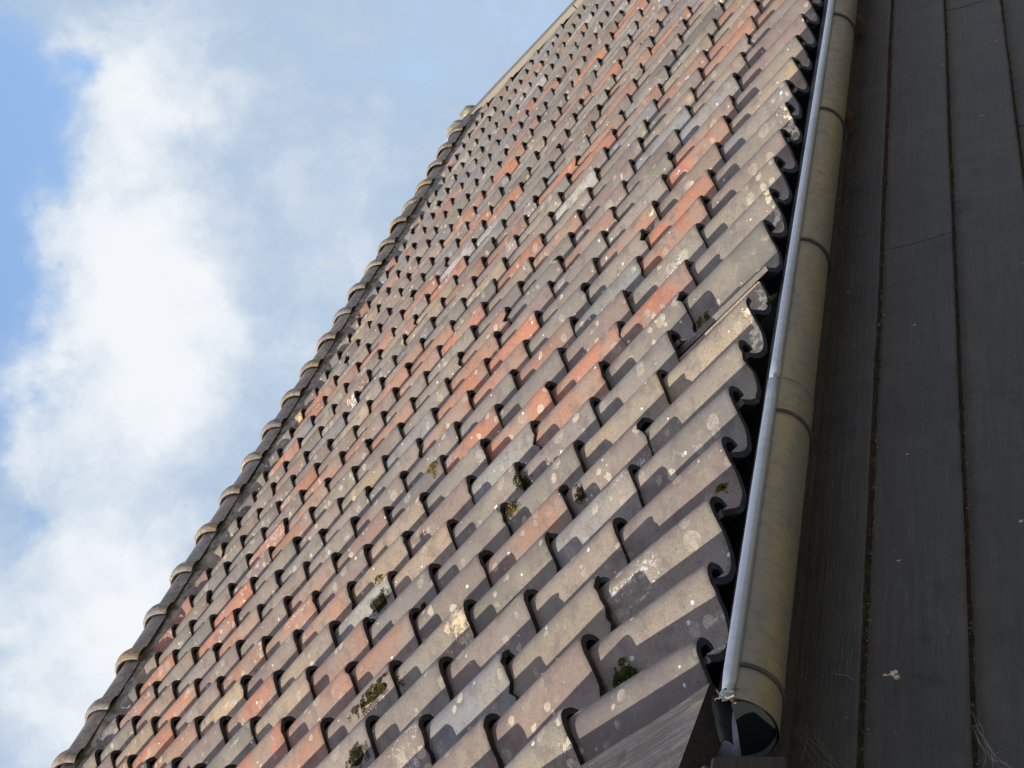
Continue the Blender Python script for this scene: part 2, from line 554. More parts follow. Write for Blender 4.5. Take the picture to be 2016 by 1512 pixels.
# back slope, clad in tiles of the same sort (plain corrugated surface)
DEP = 2 * RY
mb = MB()
nx = 46 * 8
V = []
F = []
for k in range(nx + 1):
    x = X0 + .1 + (X1 - X0 - .2) * k / nx
    h = -0.022 + 0.022 * math.cos((x - 0) / TW * 2 * math.pi)
    for r in range(15):
        for e in (0, 1):
            s = RIDGE_S - (r + e) * TG + .02
            nn = h - (0.022 if e == 0 else 0)
            V.append((x, DEP - s * math.cos(PITCH) + nn * math.sin(PITCH), E + s * math.sin(PITCH) + nn * math.cos(PITCH)))
for k in range(nx):
    for r in range(29):
        a0 = k * 30 + r
        F.append((a0, a0 + 1, a0 + 31, a0 + 30))
mb.add(V, F)
bo = mb.build('back_slope', M_TILE, roof, attrs={'tint': np.tile([0.21, 0.15, 0.12, 1.0], (len(V), 1)), 'crust': np.zeros(len(V)), 'crust_colour': np.tile([.5, .4, .2, 1.0], (len(V), 1))})

# ---- lattice of tile positions (the old roof sags a little towards the near verge and flattens at the eaves)


def lat(i, j):
    p = P3(i * TW, j * TG, 0)
    if j == 0:
        p.z -= {0: .044, 1: .033, 2: .021, 3: .014}.get(i, .014 if i >= 0 else .05)
    if j == 1:
        p.y -= {0: .027, 1: .013, 2: .008}.get(i, 0 if i > 0 else .03)
        p.z -= {0: .007}.get(i, 0)
    q = mnoise.noise(Vector((i * .13, j * .21, 3.3)))
    p += NV * (q * .008)
    return p


PROF = [(.0085, -.0380), (.0125, -.0290), (.0130, -.0190), (.0100, -.0095), (.0040, -.0010), (-.0050, .0065), (-.0165, .0115),
        (-.0310, .0125), (-.0450, .0075), (-.0580, -.0020), (-.0700, -.0130), (-.0840, -.0270), (-.0980, -.0400), (-.1120, -.0500),
        (-.1280, -.0575), (-.1460, -.0615), (-.1650, -.0620), (-.1840, -.0580), (-.2020, -.0490), (-.2180, -.0370), (-.2360, -.0200)]
TH = 0.0170
STEP = 0.0250


def offset_profile(pr, th):
    out = []
    for k in range(len(pr)):
        a = pr[max(k - 1, 0)]
        b2 = pr[min(k + 1, len(pr) - 1)]
        dx, dy = b2[0] - a[0], b2[1] - a[1]
        l = math.hypot(dx, dy)
        nx, ny = dy / l, -dx / l            # inward normal
        out.append((pr[k][0] - nx * th * -1 * -1, pr[k][1] - ny * th * -1 * -1))
    return out


def inner_profile(pr, th):
    out = []
    for k in range(len(pr)):
        a = pr[max(k - 1, 0)]
        b2 = pr[min(k + 1, len(pr) - 1)]
        dx, dy = b2[0] - a[0], b2[1] - a[1]
        l = math.hypot(dx, dy)
        # travelling from the curl (+x) to the edge (-x) the outside is on the right hand: (dy,-dx) flipped
        ox, oy = dy / l, -dx / l
        out.append((pr[k][0] - ox * th, pr[k][1] - oy * th))
    return out


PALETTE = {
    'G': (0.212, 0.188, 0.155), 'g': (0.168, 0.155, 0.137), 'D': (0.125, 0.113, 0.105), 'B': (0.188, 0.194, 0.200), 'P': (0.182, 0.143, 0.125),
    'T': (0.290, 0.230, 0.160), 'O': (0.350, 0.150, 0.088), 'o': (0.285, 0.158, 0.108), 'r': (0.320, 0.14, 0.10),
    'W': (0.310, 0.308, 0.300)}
# tiles whose colour stands out in the real roof: (column, row) -> colour
SPECIAL = {}


def px_tile(px, py):
    d = fwd + right * ((px - 1008) / FPX) + down * ((py - 756) / FPX)
    k = (-0.012 - (CAMP - O3).dot(NV)) / d.dot(NV)
    P = CAMP - O3 + d * k
    return math.ceil(P.x / TW - 0.06), math.floor(P.dot(UV) / TG)


SPECIAL_PX = """O 1440 70;O 1405 115;O 1390 15;o 1345 60;O 1345 330;o 1395 245;o 1290 190;O 1310 490;O 1340 400;O 1250 620;O 1190 690
O 1130 755;O 1010 690;O 1040 640;o 1080 480;O 985 565;O 1150 335;O 1195 280;O 1110 345;O 1060 200;O 1040 215
o 1070 860;o 1110 810;O 975 870;O 900 890;O 1000 780;O 930 745;o 900 745;O 850 580;O 820 595;o 900 380;O 960 440;O 1000 410
O 590 830;O 610 815;O 640 770;O 690 1085;o 740 1050;o 650 1110;O 870 1140;o 940 1060;o 620 1230;o 560 1240;O 505 1395;O 345 1395
O 300 1280;o 440 1290;o 340 1215;o 375 1180;O 730 700;O 1235 30;o 1290 15;o 870 420;O 900 450;O 760 540
T 905 1215;T 830 1100;T 790 1095;T 740 920;W 1120 390;W 1160 360;W 940 480;W 910 510;W 740 1180;B 1450 170;B 1420 200;B 1440 280
B 880 1190;B 900 1170;G 1400 1180;G 1350 1130;T 1300 960;P 1290 1250;G 1380 1060;G 1330 830;G 1400 730;T 1380 640;G 1440 470
o 790 760;o 770 690;T 270 1340;T 330 1350;B 980 1250;o 810 1300;o 860 1340;P 700 1400;g 1000 1400;o 1080 1440""".replace('\n', ';')
for it in SPECIAL_PX.split(';'):
    k, x, y = it.split()
    SPECIAL[px_tile(float(x), float(y))] = k


for k_, row_ in enumerate(('DGGPgGTGggGPGGTG', 'GPGGBPTggOGGgPBG', 'gPBPgoggggPBGoGg', 'PoPgGPggBPggGPgo', 'gDPgPogGPgBgoGPg')):
    for i_, c_ in enumerate(row_):
        if (i_, k_) not in SPECIAL or i_ < 7:
            SPECIAL[(i_, k_)] = c_


def tile_colour(i, j, rnd):
    k = SPECIAL.get((i, j))
    if k is None:
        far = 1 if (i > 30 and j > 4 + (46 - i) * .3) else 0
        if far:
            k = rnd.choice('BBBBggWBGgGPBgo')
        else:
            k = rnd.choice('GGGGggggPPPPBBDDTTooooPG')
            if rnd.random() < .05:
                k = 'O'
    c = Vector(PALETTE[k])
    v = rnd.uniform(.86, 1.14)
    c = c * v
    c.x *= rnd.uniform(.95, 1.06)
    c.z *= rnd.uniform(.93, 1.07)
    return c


def tile_mesh(i, j, lod=0):
    rnd = random.Random(i * 131 + j * 7919 + 5)
    A = lat(i, j)
    B = lat(i, j + 1)
    u = (B - A)
    L0 = u.length
    u.normalize()
    # the next column on each side sets the cross direction
    cx = (lat(i + 1, j) - lat(i - 1, j)).normalized() if i > 0 else XV.copy()
    cx = (cx * .5 + XV * .5).normalized()
    n = cx.cross(u).normalized()
    L = L0 + 0.065
    rot = rnd.gauss(0, .014)
    cxr = (cx + u * rot).normalized()
    ur = (u - cx * rot).normalized()
    slip = 0.0
    if rnd.random() < .07 and j > 0:
        slip = -rnd.uniform(.006, .018)
        rot += rnd.gauss(0, .02)
    A = A + cx * rnd.gauss(0, .0024) + u * (rnd.gauss(0, .0056) + slip) + n * rnd.gauss(0, .0018)
    pr = [(x, y) for x, y in PROF]
    crust = 0.0
    if (i, j) == (6, 0):
        pr = pr[5:]
    if (i, j) == (7, 0):
        pr = [(x, y + .004) for x, y in pr[11:]]
        A = A + u * .02
    wsc = rnd.gauss(1, .008)
    pr = [(x * wsc, y * rnd.uniform(.99, 1.01)) for x, y in pr]
    inn = inner_profile(pr, TH)
    m = len(pr)
    S = [0.0, .0035, .012, .05, .13, .23, L0 * .98, L] if not lod else [0.0, .006, .13, L]
    V = []
    F = []
    FM = []
    UVs = []
    CR = []
    off = Vector((rnd.uniform(0, 90), rnd.uniform(0, 90), rnd.uniform(0, 90)))
    lip = [mnoise.noise(Vector((x * 30, i * 3.1, j * 2.7))) * .0022 + (abs(mnoise.noise(Vector((x * 70, i * 1.7, j + 40)))) ** 3) * (.07 if j else .025) for x, _ in pr]

    def put(x, s, y, k, first=False):
        yy = y - STEP * (s / TG) - .0045 * (s / TG) * math.exp(-((x + .018) / .036) ** 2)
        ss = s
        if first:
            ss = s + lip[k]
        bow = .0016 * math.sin(s / L * math.pi) * rnd_b
        V.append(A + cxr * x + ur * ss + n * (yy + bow))
        UVs.append(off + Vector((x, s, y)))
        CR.append(s)
    rnd_b = rnd.uniform(-1.0, 1.5)
    # outer skin
    for si, s in enumerate(S):
        for k, (x, y) in enumerate(pr):
            dd = -.0035 if si == 0 else (-.0010 if si == 1 and not lod else 0)
            ix, iy = inn[k]
            f = -dd / TH
            put(x + (ix - x) * f, s, y + (iy - y) * f, k, si < 3)
    ns = len(S)
    for si in range(ns - 1):
        for k in range(m - 1):
            a0 = si * m + k
            F.append((a0, a0 + 1, a0 + m + 1, a0 + m))
            FM.append(0)
    # inner skin
    b0 = len(V)
    SI = [S[0], S[-1]] if lod else [S[0], S[3], S[-1]]
    for s in SI:
        for k, (x, y) in enumerate(inn):
            put(x, s, y, k, s == 0)
    for si in range(len(SI) - 1):
        for k in range(m - 1):
            a0 = b0 + si * m + k
            F.append((a0, a0 + m, a0 + m + 1, a0 + 1))
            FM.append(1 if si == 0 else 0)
    # lower end (its own vertices, black with grime and painted shade) and the two long edges
    e0 = len(V)
    for k in range(m):
        V.append(V[k].copy()); UVs.append(UVs[k]); CR.append(0)
    for k in range(m):
        V.append(V[b0 + k].copy()); UVs.append(UVs[b0 + k]); CR.append(0)
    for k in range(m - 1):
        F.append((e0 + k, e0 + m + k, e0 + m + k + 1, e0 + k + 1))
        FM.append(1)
    for k, rev in ((0, False), (m - 1, True)):
        c0 = len(V)
        for q in (k, (ns - 1) * m + k, b0 + (len(SI) - 1) * m + k, b0 + k):
            V.append(V[q].copy()); UVs.append(UVs[q]); CR.append(.3)
        f = (c0, c0 + 1, c0 + 2, c0 + 3)
        F.append(f if not rev else f[::-1])
        FM.append(0)
    col = tile_colour(i, j, rnd)
    cc = (.62, .52, .34)
    cr = np.zeros(len(V))
    sarr = np.array(CR)
    if (i, j) in CRUST:
        amt, reach, cc = CRUST[(i, j)]
        cr = amt * np.clip(1.15 - sarr / reach, 0, 1)
    return V, F, FM, UVs, col, cr, cc


CRUST = {px_tile(905, 1215): (.85, .11, (.46, .39, .28)), px_tile(1180, 520): (.6, .04, (.6, .55, .42)),
         px_tile(570, 850): (.9, .10, (.55, .42, .24)), px_tile(700, 780): (.8, .10, (.60, .58, .50)),
         px_tile(1400, 75): (.5, .05, (.62, .56, .40)), px_tile(1450, 600): (.75, .03, (.72, .66, .52)),
         px_tile(1475, 445): (.55, .04, (.62, .55, .42)), px_tile(1380, 30): (.7, .06, (.62, .55, .40)),
         (0, 1): (.55, .05, (.45, .42, .36))}
CRUST[(6, 0)] = (.75, .035, (.72, .66, .52))
CRUST[(12, 0)] = (.8, .04, (.72, .62, .46))

NCOL, NROW = 47, 14


def depth_size(i, j):
    p = lat(i, j) + UV * .15
    v = p - CAMP
    z = v.dot(fwd)
    x = v.dot(right) / z * FPX + 1008
    y = v.dot(down) / z * FPX + 756
    m = 60
    inside = -m < x < 2016 + m and -m < y < 1512 + m
    return inside, z


cand = []
for i in range(NCOL):
    for j in range(NROW):
        ins, z = depth_size(i, j)
        cand.append((0 if ins else 1, z, i, j))
cand.sort()
own = set((i, j) for _, _, i, j in cand[:100])
allV = []; allF = []; allM = []; allU = []; allC = []; allR = []; allCC = []
for _, z, i, j in cand:
    lod = 1 if (i > 20 or j > 9) and (i, j) not in own else 0
    if not (depth_size(i, j)[0]) and i < 1 and j > 8:
        lod = 1
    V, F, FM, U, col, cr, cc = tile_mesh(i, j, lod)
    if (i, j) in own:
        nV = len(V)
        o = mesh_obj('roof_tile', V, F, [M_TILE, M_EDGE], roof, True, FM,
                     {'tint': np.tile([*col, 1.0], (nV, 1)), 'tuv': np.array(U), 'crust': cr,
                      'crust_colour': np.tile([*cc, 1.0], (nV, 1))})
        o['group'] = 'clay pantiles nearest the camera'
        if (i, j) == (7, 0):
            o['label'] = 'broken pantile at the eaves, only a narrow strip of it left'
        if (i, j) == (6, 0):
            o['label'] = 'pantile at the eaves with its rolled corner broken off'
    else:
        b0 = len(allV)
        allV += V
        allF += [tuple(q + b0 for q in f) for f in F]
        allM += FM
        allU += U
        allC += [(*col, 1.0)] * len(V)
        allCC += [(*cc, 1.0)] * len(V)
        allR.append(cr)
o = mesh_obj('roof_tiles', allV, allF, [M_TILE, M_EDGE], roof, True, allM,
             {'tint': np.array(allC), 'tuv': np.array(allU), 'crust': np.concatenate(allR), 'crust_colour': np.array(allCC)})
o['kind'] = 'stuff'

# ---- ridge: bedding mortar and overlapping half-round tiles with a swollen collar
rz = E + 3.395
mb = MB()
V = []
F = []
nx = 330
for k in range(nx + 1):
    x = X0 + .05 + (X1 - X0 - .1) * k / nx
    ring = []
    for q, (s, nn) in enumerate([(-.205, -.060), (-.185, -.022), (-.14, .004), (-.09, .022), (-.02, .045)]):
        w1 = mnoise.noise(Vector((x * 4, q * 2.1, 1))) * .014 + mnoise.noise(Vector((x * 17, q * 5.1, 4))) * .010
        if q == 1:
            s += mnoise.noise(Vector((x * 9, 2, 7))) * .02
        V.append(P3(x, RIDGE_S + s, nn + w1))
for k in range(nx):
    for q in range(4):
        a0 = k * 5 + q
        F.append((a0, a0 + 5, a0 + 6, a0 + 1))
mb.add(V, F)
mb.build('ridge_mortar', M_MORT, roof)


def ridge_tile(x0, k, yellow):
    """half-round tile; its collar (large end) at x0, lying over the thin end of the tile nearer the camera"""
    rnd = random.Random(900 + k)
    L = .335 + .045
    prof = [(0.0, .108), (.006, .116), (.020, .123), (.042, .125), (.064, .122), (.084, .113), (.098, .104), (.110, .099), (.20, .097), (.30, .095), (L, .093)]
    seg = 22
    V = []; F = []; U = []; CR = []
    off = Vector((rnd.uniform(0, 90), 0, rnd.uniform(0, 90)))
    cy = RY + rnd.gauss(0, .004)
    cz = RZ - .067 + rnd.gauss(0, .004)
    for (dx, r) in prof:
        for q in range(seg + 1):
            t = math.pi * (-.08 + 1.16 * q / seg)
            rr = r * (1 + .010 * mnoise.noise(Vector((dx * 20 + k, q * .6, 2))))
            V.append(Vector((x0 + dx, cy - rr * math.cos(t), cz + rr * math.sin(t) * 1.06)))
            U.append(off + Vector((dx, q * .018, r)))
            CR.append(max(0.0, 1.15 - abs(dx - .03) / .10) * yellow)
    m = seg + 1
    n = len(prof)
    FM = []
    for a in range(n - 1):
        for q in range(seg):
            F.append((a * m + q, a * m + q + 1, (a + 1) * m + q + 1, (a + 1) * m + q)); FM.append(0)
    # collar thickness
    b0 = len(V)
    for q in range(m):
        V.append(V[q].copy()); U.append(U[q]); CR.append(0)
    for q in range(m):
        t = math.pi * (-.08 + 1.16 * q / seg)
        V.append(Vector((x0 + .004, cy - .100 * math.cos(t), cz + .100 * math.sin(t) * 1.06))); U.append(U[q]); CR.append(0)
    for q in range(seg):
        F.append((b0 + q, b0 + m + q, b0 + m + q + 1, b0 + q + 1)); FM.append(1)
    pal = rnd.choice([(0.30, 0.27, 0.22), (0.26, 0.25, 0.235), (0.33, 0.29, 0.22), (0.25, 0.235, 0.22)])
    nV = len(V)
    o = mesh_obj('ridge_tile', V, F, [M_TILE, M_EDGE], roof, True, FM,
                 {'tint': np.tile([*pal, 1.0], (nV, 1)), 'tuv': np.array(U), 'crust': np.array(CR),
                  'crust_colour': np.tile([.36, .27, .13, 1.0], (nV, 1))})
    o['group'] = 'half-round ridge tiles'


RSP = 0.3355
for k in range(-8, 22):
    x = 2.70 + RSP * k
    if x < X0 or x > 9.5:
        continue
    y = {1: .70, 5: .40, 3: .30, 4: .42, 8: .42, 9: .5, 10: .36, 11: .40, 12: .5, 14: .5, 15: .7, 2: .3, 17: .7, 16: .55}.get(k, .33)
    ridge_tile(x - .03, k, y)
# lumps of pale lichened mortar closing the far end of the ridge
M_LICH = plain_noise_material('pale_lichen_mortar', (0.16, 0.15, 0.11, 1), (0.42, 0.40, 0.29, 1), 12, 0.95, 0.02)
for (x, r, dz) in ((9.62, .100, .03), (9.98, .085, .03)):
    mb = MB()
    V = []; F = []
    for a in range(9):
        for q in range(14):
            th = math.pi * a / 8; ph = 2 * math.pi * q / 14
            d = Vector((math.sin(th) * math.cos(ph), math.sin(th) * math.sin(ph), math.cos(th)))
            rr = r * (1 + .30 * mnoise.noise(d * 2.4 + Vector((x, 0, 0))))
            V.append(Vector((x, RY, RZ - .03 + dz)) + d * rr)
    for a in range(8):
        for q in range(14):
            F.append((a * 14 + q, (a + 1) * 14 + q, (a + 1) * 14 + (q + 1) % 14, a * 14 + (q + 1) % 14))
    mb.add(V, F)
    mb.build('ridge_end_mortar', M_LICH, roof)

# ---- verge boards
mb = MB()
# near board lies on the roof over the edge of the first tiles; its lower end is cut a little askew
SB = 4.40
nb = 40
V = []; F = []
for k in range(nb + 1):
    s = -.074 + SB * k / nb
    zz = 0.0
    if s < .35:
        zz = -.030 * (1 - max(s, 0) / .35)
    for q, (x, nn, ds) in enumerate([(-.195, .012, 0), (-.192, .008, 0), (-.192, -.045, 0), (-.365, -.045, .045), (-.365, .008, .045), (-.361, .012, .045)]):
        sk = ds * (1 - k / nb)
        j2 = mnoise.noise(Vector((s * 5, q, 2))) * .002
        p = P3(x + j2, s + sk, nn + j2)
        p.z += zz
        V.append(p)
for k in range(nb):
    for q in range(6):
        a0 = k * 6 + q; a1 = k * 6 + (q + 1) % 6
        F.append((a0, a0 + 6, a1 + 6, a1))
nv = len(V)
V += [v.copy() for v in V[:6]]
F.append(tuple(nv + q for q in range(6)))
uvw = []
for p in V:
    r = p - O3
    uvw.append((r.dot(UV), r.x, r.dot(NV)))
FMv = [0] * (len(F) - 1) + [1]
for k in range(nb):
    FMv[k * 6 + 1] = 1
vb = mesh_obj('verge_board', V, F, [M_GREY, M_DARKW], roof, False, FMv, {'tuv': np.array(uvw)})
vb['label'] = 'weathered grey board capping the near verge'
# barge board standing under its outer edge, with a pale lichened lower end
mb = MB()
box(mb, P3(-.405, -.105, -.20), UV * 4.35, XV * .030, NV * .185, cuts=(24, 1, 1), jit=.002, bev=.003)
bb = mb.build('barge_board', M_GREY, roof, smooth=False)
# far verge
mb = MB()
for q in range(3):
    box(mb, P3(9.71, -.10 + q * 1.5, -.01), UV * 1.49, XV * .235, NV * .045, cuts=(10, 1, 1), jit=.003, bev=.004)
fb = mb.build('verge_board', M_PALE, roof, smooth=False)
fb['label'] = 'pale board capping the far verge'
mb = MB()
box(mb, P3(9.95, -.10, -.19), UV * 4.45, XV * .03, NV * .19, cuts=(12, 1, 1), jit=.002, bev=.003)
mb.build('barge_board', M_PALE, roof, smooth=False)

# ------------------------------------------------------------ gutter
GY, GZ, GR = -.038, E - .1315, .067
GX0, GX1 = -.292, X1 + .06
BEADS = [(GX0, .690), (.684, 3.62), (3.615, 6.6), (6.595, GX1)]


def gcen(x):
    """gutter is slightly wavy along its length"""
    return GY + .0035 * math.sin(x * 1.9 + .4), GZ + .0035 * math.sin(x * 1.3 + 1.0) - .001 * x


mb = MB()
V = []; F = []; FM = []
xs = []
x = GX0
while x < GX1:
    xs.append(x)
    x += .05
xs.append(GX1)
seg = 28
rows = []
for x in xs:
    cy, cz = gcen(x)
    lap = .0016 if x < .69 else 0
    for (r, in_) in ((GR + lap, 0), (GR + lap - .004, 1)):
        for q in range(seg + 1):
            t = math.pi * (q / seg)
            yy = cy - r * math.cos(t)
            zz = cz - r * math.sin(t)
            V.append(Vector((x, yy, zz)))
m = seg + 1
for a in range(len(xs) - 1):
    for in_ in (0, 1):
        for q in range(seg):
            b0 = a * 2 * m + in_ * m + q
            b1 = b0 + 2 * m
            f = (b0, b1, b1 + 1, b0 + 1)
            F.append(f if not in_ else f[::-1])
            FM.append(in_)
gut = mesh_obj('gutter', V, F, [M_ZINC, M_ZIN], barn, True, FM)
# rolled front rim in lengths that overlap
for k, (xa, xb) in enumerate(BEADS):
    mb = MB()
    pts = []
    rr = []
    x = xa
    while x < xb + .001:
        cy, cz = gcen(x)
        wob_ = mnoise.noise(Vector((x * 2.2, k, 5))) * .0018
        pts.append((x, cy - GR - .001 + wob_, cz + .001 + wob_ * .6))
        rr.append(.0122 if k != 0 else .0130)
        x += .06
    if k == 0:
        rr[0] = .0105
    tube(mb, pts, rr, 16)
    mb.build('gutter_rim', M_BEAD, gut)
# raised bands (brackets) every 0.8 m, and the soldered laps
bx = [-.213, .557, 1.322, 2.145, 2.962, 3.77, 4.58, 5.39, 6.20, 7.01, 7.82, 8.63, 9.44]
for x in bx:
    mb = MB()
    cy, cz = gcen(x)
    pts = []
    for q in range(25):
        t = math.pi * (.02 + .98 * q / 24)
        pts.append((x, cy - (GR + .0035) * math.cos(t), cz - (GR + .0035) * math.sin(t)))
    tube(mb, pts, .0042, 8)
    o = mb.build('gutter_bracket', M_BAND, gut)
    o['group'] = 'dark half-round gutter brackets'
for x in (.690, -.168, 3.62, 6.6):
    mb = MB()
    cy, cz = gcen(x)
    V = []; F = []
    for q in range(seg + 1):
        t = math.pi * (.01 + .98 * q / seg)
        for dx, r in ((0, GR + .0012), (.0015, GR + .0030), (.006, GR + .0028), (.007, GR + .0012)):
            V.append((x + dx - .007, cy - r * math.cos(t), cz - r * math.sin(t)))
    for q in range(seg):
        for a in range(3):
            b0 = q * 4 + a
            F.append((b0, b0 + 1, b0 + 5, b0 + 4))
    mb.add(V, F)
    mb.build('gutter_seam', M_ZINC, gut)
# stop end: dark half disc set just inside the end
mb = MB()
V = []; F = []
cy, cz = gcen(GX0)
for dx in (.012, .016):
    V.append((GX0 + dx, cy, cz - .002))
    for q in range(25):
        t = math.pi * q / 24
        V.append((GX0 + dx, cy - (GR - .005) * math.cos(t), cz - (GR - .005) * math.sin(t)))
for q in range(24):
    F.append((0, 1 + q, 2 + q))
    F.append((26, 28 + q, 27 + q))
mb.add(V, F)
mb.build('stop_end', M_CAP, gut, smooth=False)
# torn, folded tongue of metal left at the end of the rim
mb = MB()
V = []; F = []
nl = 12
for k in range(nl + 1):
    f = k / nl
    w0 = .016 * (1 - f) + .009 * f
    base = Vector((GX0 + .004 - .085 * f, cy - GR + .004 + .012 * f, cz + .010 - .004 * f - .01 * f * f))
    for q in range(9):
        a = -1 + 2 * q / 8
        p = base + Vector((0, a * w0 * .35, 0)) + Vector((.0, 0, -a * w0)) + Vector((0, -.008 * (1 - a * a), 0))
        p += Vector((mnoise.noise(Vector((f * 6, a, 1))), mnoise.noise(Vector((f * 6, a, 2))), mnoise.noise(Vector((f * 3, a, 3))))) * .002
        if k == 0:
            p.x += .010 * mnoise.noise(Vector((a * 4, 8, 1)))
        V.append(p)
for k in range(nl):
    for q in range(8):
        a0 = k * 9 + q
        F.append((a0, a0 + 9, a0 + 10, a0 + 1))
n0 = len(V)
V2 = [v + Vector((.0, .0022, .0005)) for v in V]
F2 = [tuple(q + n0 for q in f[::-1]) for f in F]
mb.add(V + V2, F + F2)
mb.build('bent_metal_tongue', M_CAP, gut)
# torn pale lip
mb = MB()
V = []; F = []
for q in range(15):
    t = -math.pi * .2 + math.pi * 1.35 * q / 14
    r = .0135 + .002 * mnoise.noise(Vector((q * .8, 3, 1)))
    e = .012 * mnoise.noise(Vector((q * .9, 1, 6)))
    for dx in (-.014 + e, .004):
        V.append((GX0 + dx, cy - GR - .001 - r * math.cos(t), cz + .004 - r * math.sin(t)))
for q in range(14):
    F.append((2 * q, 2 * q + 1, 2 * q + 3, 2 * q + 2))
mb.add(V, F)
mb.build('torn_lip', M_LEAD, gut)

# fascia behind the gutter and lead flashing dressed into it
mb = MB()
box(mb, (X0 + .06, .066, E - .19), (X1 - X0 - .1, 0, 0), (0, .03, 0), (0, 0, .08), cuts=(30, 1, 1), jit=.002)
fas = mb.build('fascia', M_WALL, barn, smooth=False)
mb = MB()
V = []; F = []
nx = 200
for k in range(nx + 1):
    x = GX0 + .03 + (X1 - GX0 - .11) * k / nx
    for q, (y, z) in enumerate([(.100, -.055), (.078, -.088), (.058, -.112), (.040, -.124), (.022, -.134), (.014, -.146), (.006, -.158)]):
        d = mnoise.noise(Vector((x * 3, q, 2))) * .004
        V.append((x, y + d * .5, E + z + d))
for k in range(nx):
    for q in range(6):
        a0 = k * 7 + q
        F.append((a0, a0 + 1, a0 + 8, a0 + 7))
mb.add(V, F)
mb.build('lead_flashing', M_LEAD, fas)

# ------------------------------------------------------------ the boarded wall
WY = .100
mb = MB()
box(mb, (-.36, WY + .045, 0), (X1 + .34, 0, 0), (0, .08, 0), (0, 0, E - .06))
wall = mb.build('wall', M_WALL, barn, smooth=False)
laps = [-.130, -.300, -.480, -.668]
while laps[-1] > -E + .2:
    laps.append(laps[-1] - .182)
BUTTS = {1: [], 2: [1.665, 4.9], 3: [3.50, 6.2], 4: [2.38, 5.6], 5: [1.1, 4.6], 6: [.2, 3.9], 7: [2.8], 8: [1.3, 6.0], 9: [3.4], 10: [.9, 5.0], 11: [2.2]}
for k in range(1, len(laps)):
    zt = E + laps[k - 1] + .020
    zb = E + laps[k]
    cuts_ = [-.36] + BUTTS.get(k, []) + [X1 - .02]
    for q in range(len(cuts_) - 1):
        xa, xb = cuts_[q] + (.0015 if q else 0), cuts_[q + 1] - .0015
        rnd = random.Random(k * 17 + q)
        V = []; F = []
        n_ = max(4, int((xb - xa) / .012)) if xa < 4 else max(4, int((xb - xa) / .05))
        off = (rnd.uniform(0, 40), rnd.uniform(0, 40), rnd.uniform(0, 40))
        U = []
        dy = rnd.uniform(-.002, .002)
        for a in range(n_ + 1):
            x = xa + (xb - xa) * a / n_
            wv_ = mnoise.noise(Vector((x * 1.1, k * 3, q))) * .0045
            rag = mnoise.noise(Vector((x * 22, k * 5, 1))) * .0012 + max(0, mnoise.noise(Vector((x * 60, k * 9, 4))) - .35) * .008
            cup = mnoise.noise(Vector((x * .7, k * 7, 9))) * .003
            tilt = .022
            cs = [(WY + .034 + dy, zt), (WY + .016 + dy, zt), (WY + .006 + dy + cup * .4, (zt + zb) / 2), (WY - .014 + dy + cup, zb + .006 + wv_ + rag),
                  (WY - .012 + dy + cup, zb + .001 + wv_ + rag), (WY + .016 + dy + cup, zb + wv_ + rag), (WY + .019 + dy, zb + .006 + wv_)]
            # a butt joint is not quite plumb
            sk = 0
            for (yy, zz) in cs:
                V.append((x + (zt - zz) * (.05 if a == 0 and q else 0) + (zt - zz) * (.05 if a == n_ and q < len(cuts_) - 2 else 0), yy, zz))
                U.append((x + off[0], zz + off[1], yy + off[2]))
        m = 7
        for a in range(n_):
            for b2 in range(m):
                p0 = a * m + b2; p1 = a * m + (b2 + 1) % m
                F.append((p0, p1, p1 + m, p0 + m))
        F.append(tuple(range(m))[::-1])
        F.append(tuple(n_ * m + b2 for b2 in range(m)))
        o = mesh_obj('wall_board', V, F, M_WALL, wall, False, None, {'tuv': np.array(U)})
        o['group'] = 'black weatherboards of the barn wall'
M_DIRT_SHADE = plain_noise_material('brown_lap_dirt_shade', (0.009, 0.009, 0.008, 1), (0.055, 0.045, 0.030, 1), 110, 0.95, 0.006)  # ragged dirt strip, dark enough to paint in the shade under each lap
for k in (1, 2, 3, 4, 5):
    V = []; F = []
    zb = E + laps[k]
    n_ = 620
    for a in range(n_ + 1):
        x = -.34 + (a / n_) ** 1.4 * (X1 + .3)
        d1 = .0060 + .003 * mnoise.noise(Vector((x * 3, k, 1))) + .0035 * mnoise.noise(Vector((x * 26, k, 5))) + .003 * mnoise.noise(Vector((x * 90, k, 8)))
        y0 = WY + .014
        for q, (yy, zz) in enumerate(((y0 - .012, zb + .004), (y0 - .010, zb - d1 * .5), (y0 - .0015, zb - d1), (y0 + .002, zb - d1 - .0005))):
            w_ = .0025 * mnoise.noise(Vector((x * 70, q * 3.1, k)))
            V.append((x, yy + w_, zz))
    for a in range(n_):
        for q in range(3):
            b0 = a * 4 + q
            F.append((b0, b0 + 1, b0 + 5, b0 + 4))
    mesh_obj('lap_dirt_shade', V, F, M_DIRT_SHADE, wall, False)
# gable walls and the back wall
for nm, xx, xt in (('gable_wall', -.36, .05), ('gable_wall', X1 - .10, .05)):
    V = []
    for x in (xx, xx + xt):
        V += [(x, WY + .13, 0), (x, DEP - .2, 0), (x, DEP - .2, E), (x, RY, RZ - .20), (x, WY + .13, E - .02)]
    F = [(0, 1, 2, 3, 4)[::-1], (5, 6, 7, 8, 9)] + [(q, (q + 1) % 5, 5 + (q + 1) % 5, 5 + q) for q in range(5)]
    mb = MB(); mb.add(V, F)
    mb.build(nm, M_WALL, barn, smooth=False)
mb = MB()
box(mb, (-.36, DEP - .2, 0), (X1 + .26, 0, 0), (0, .08, 0), (0, 0, E - .02))
mb.build('back_wall', M_WALL, barn, smooth=False)
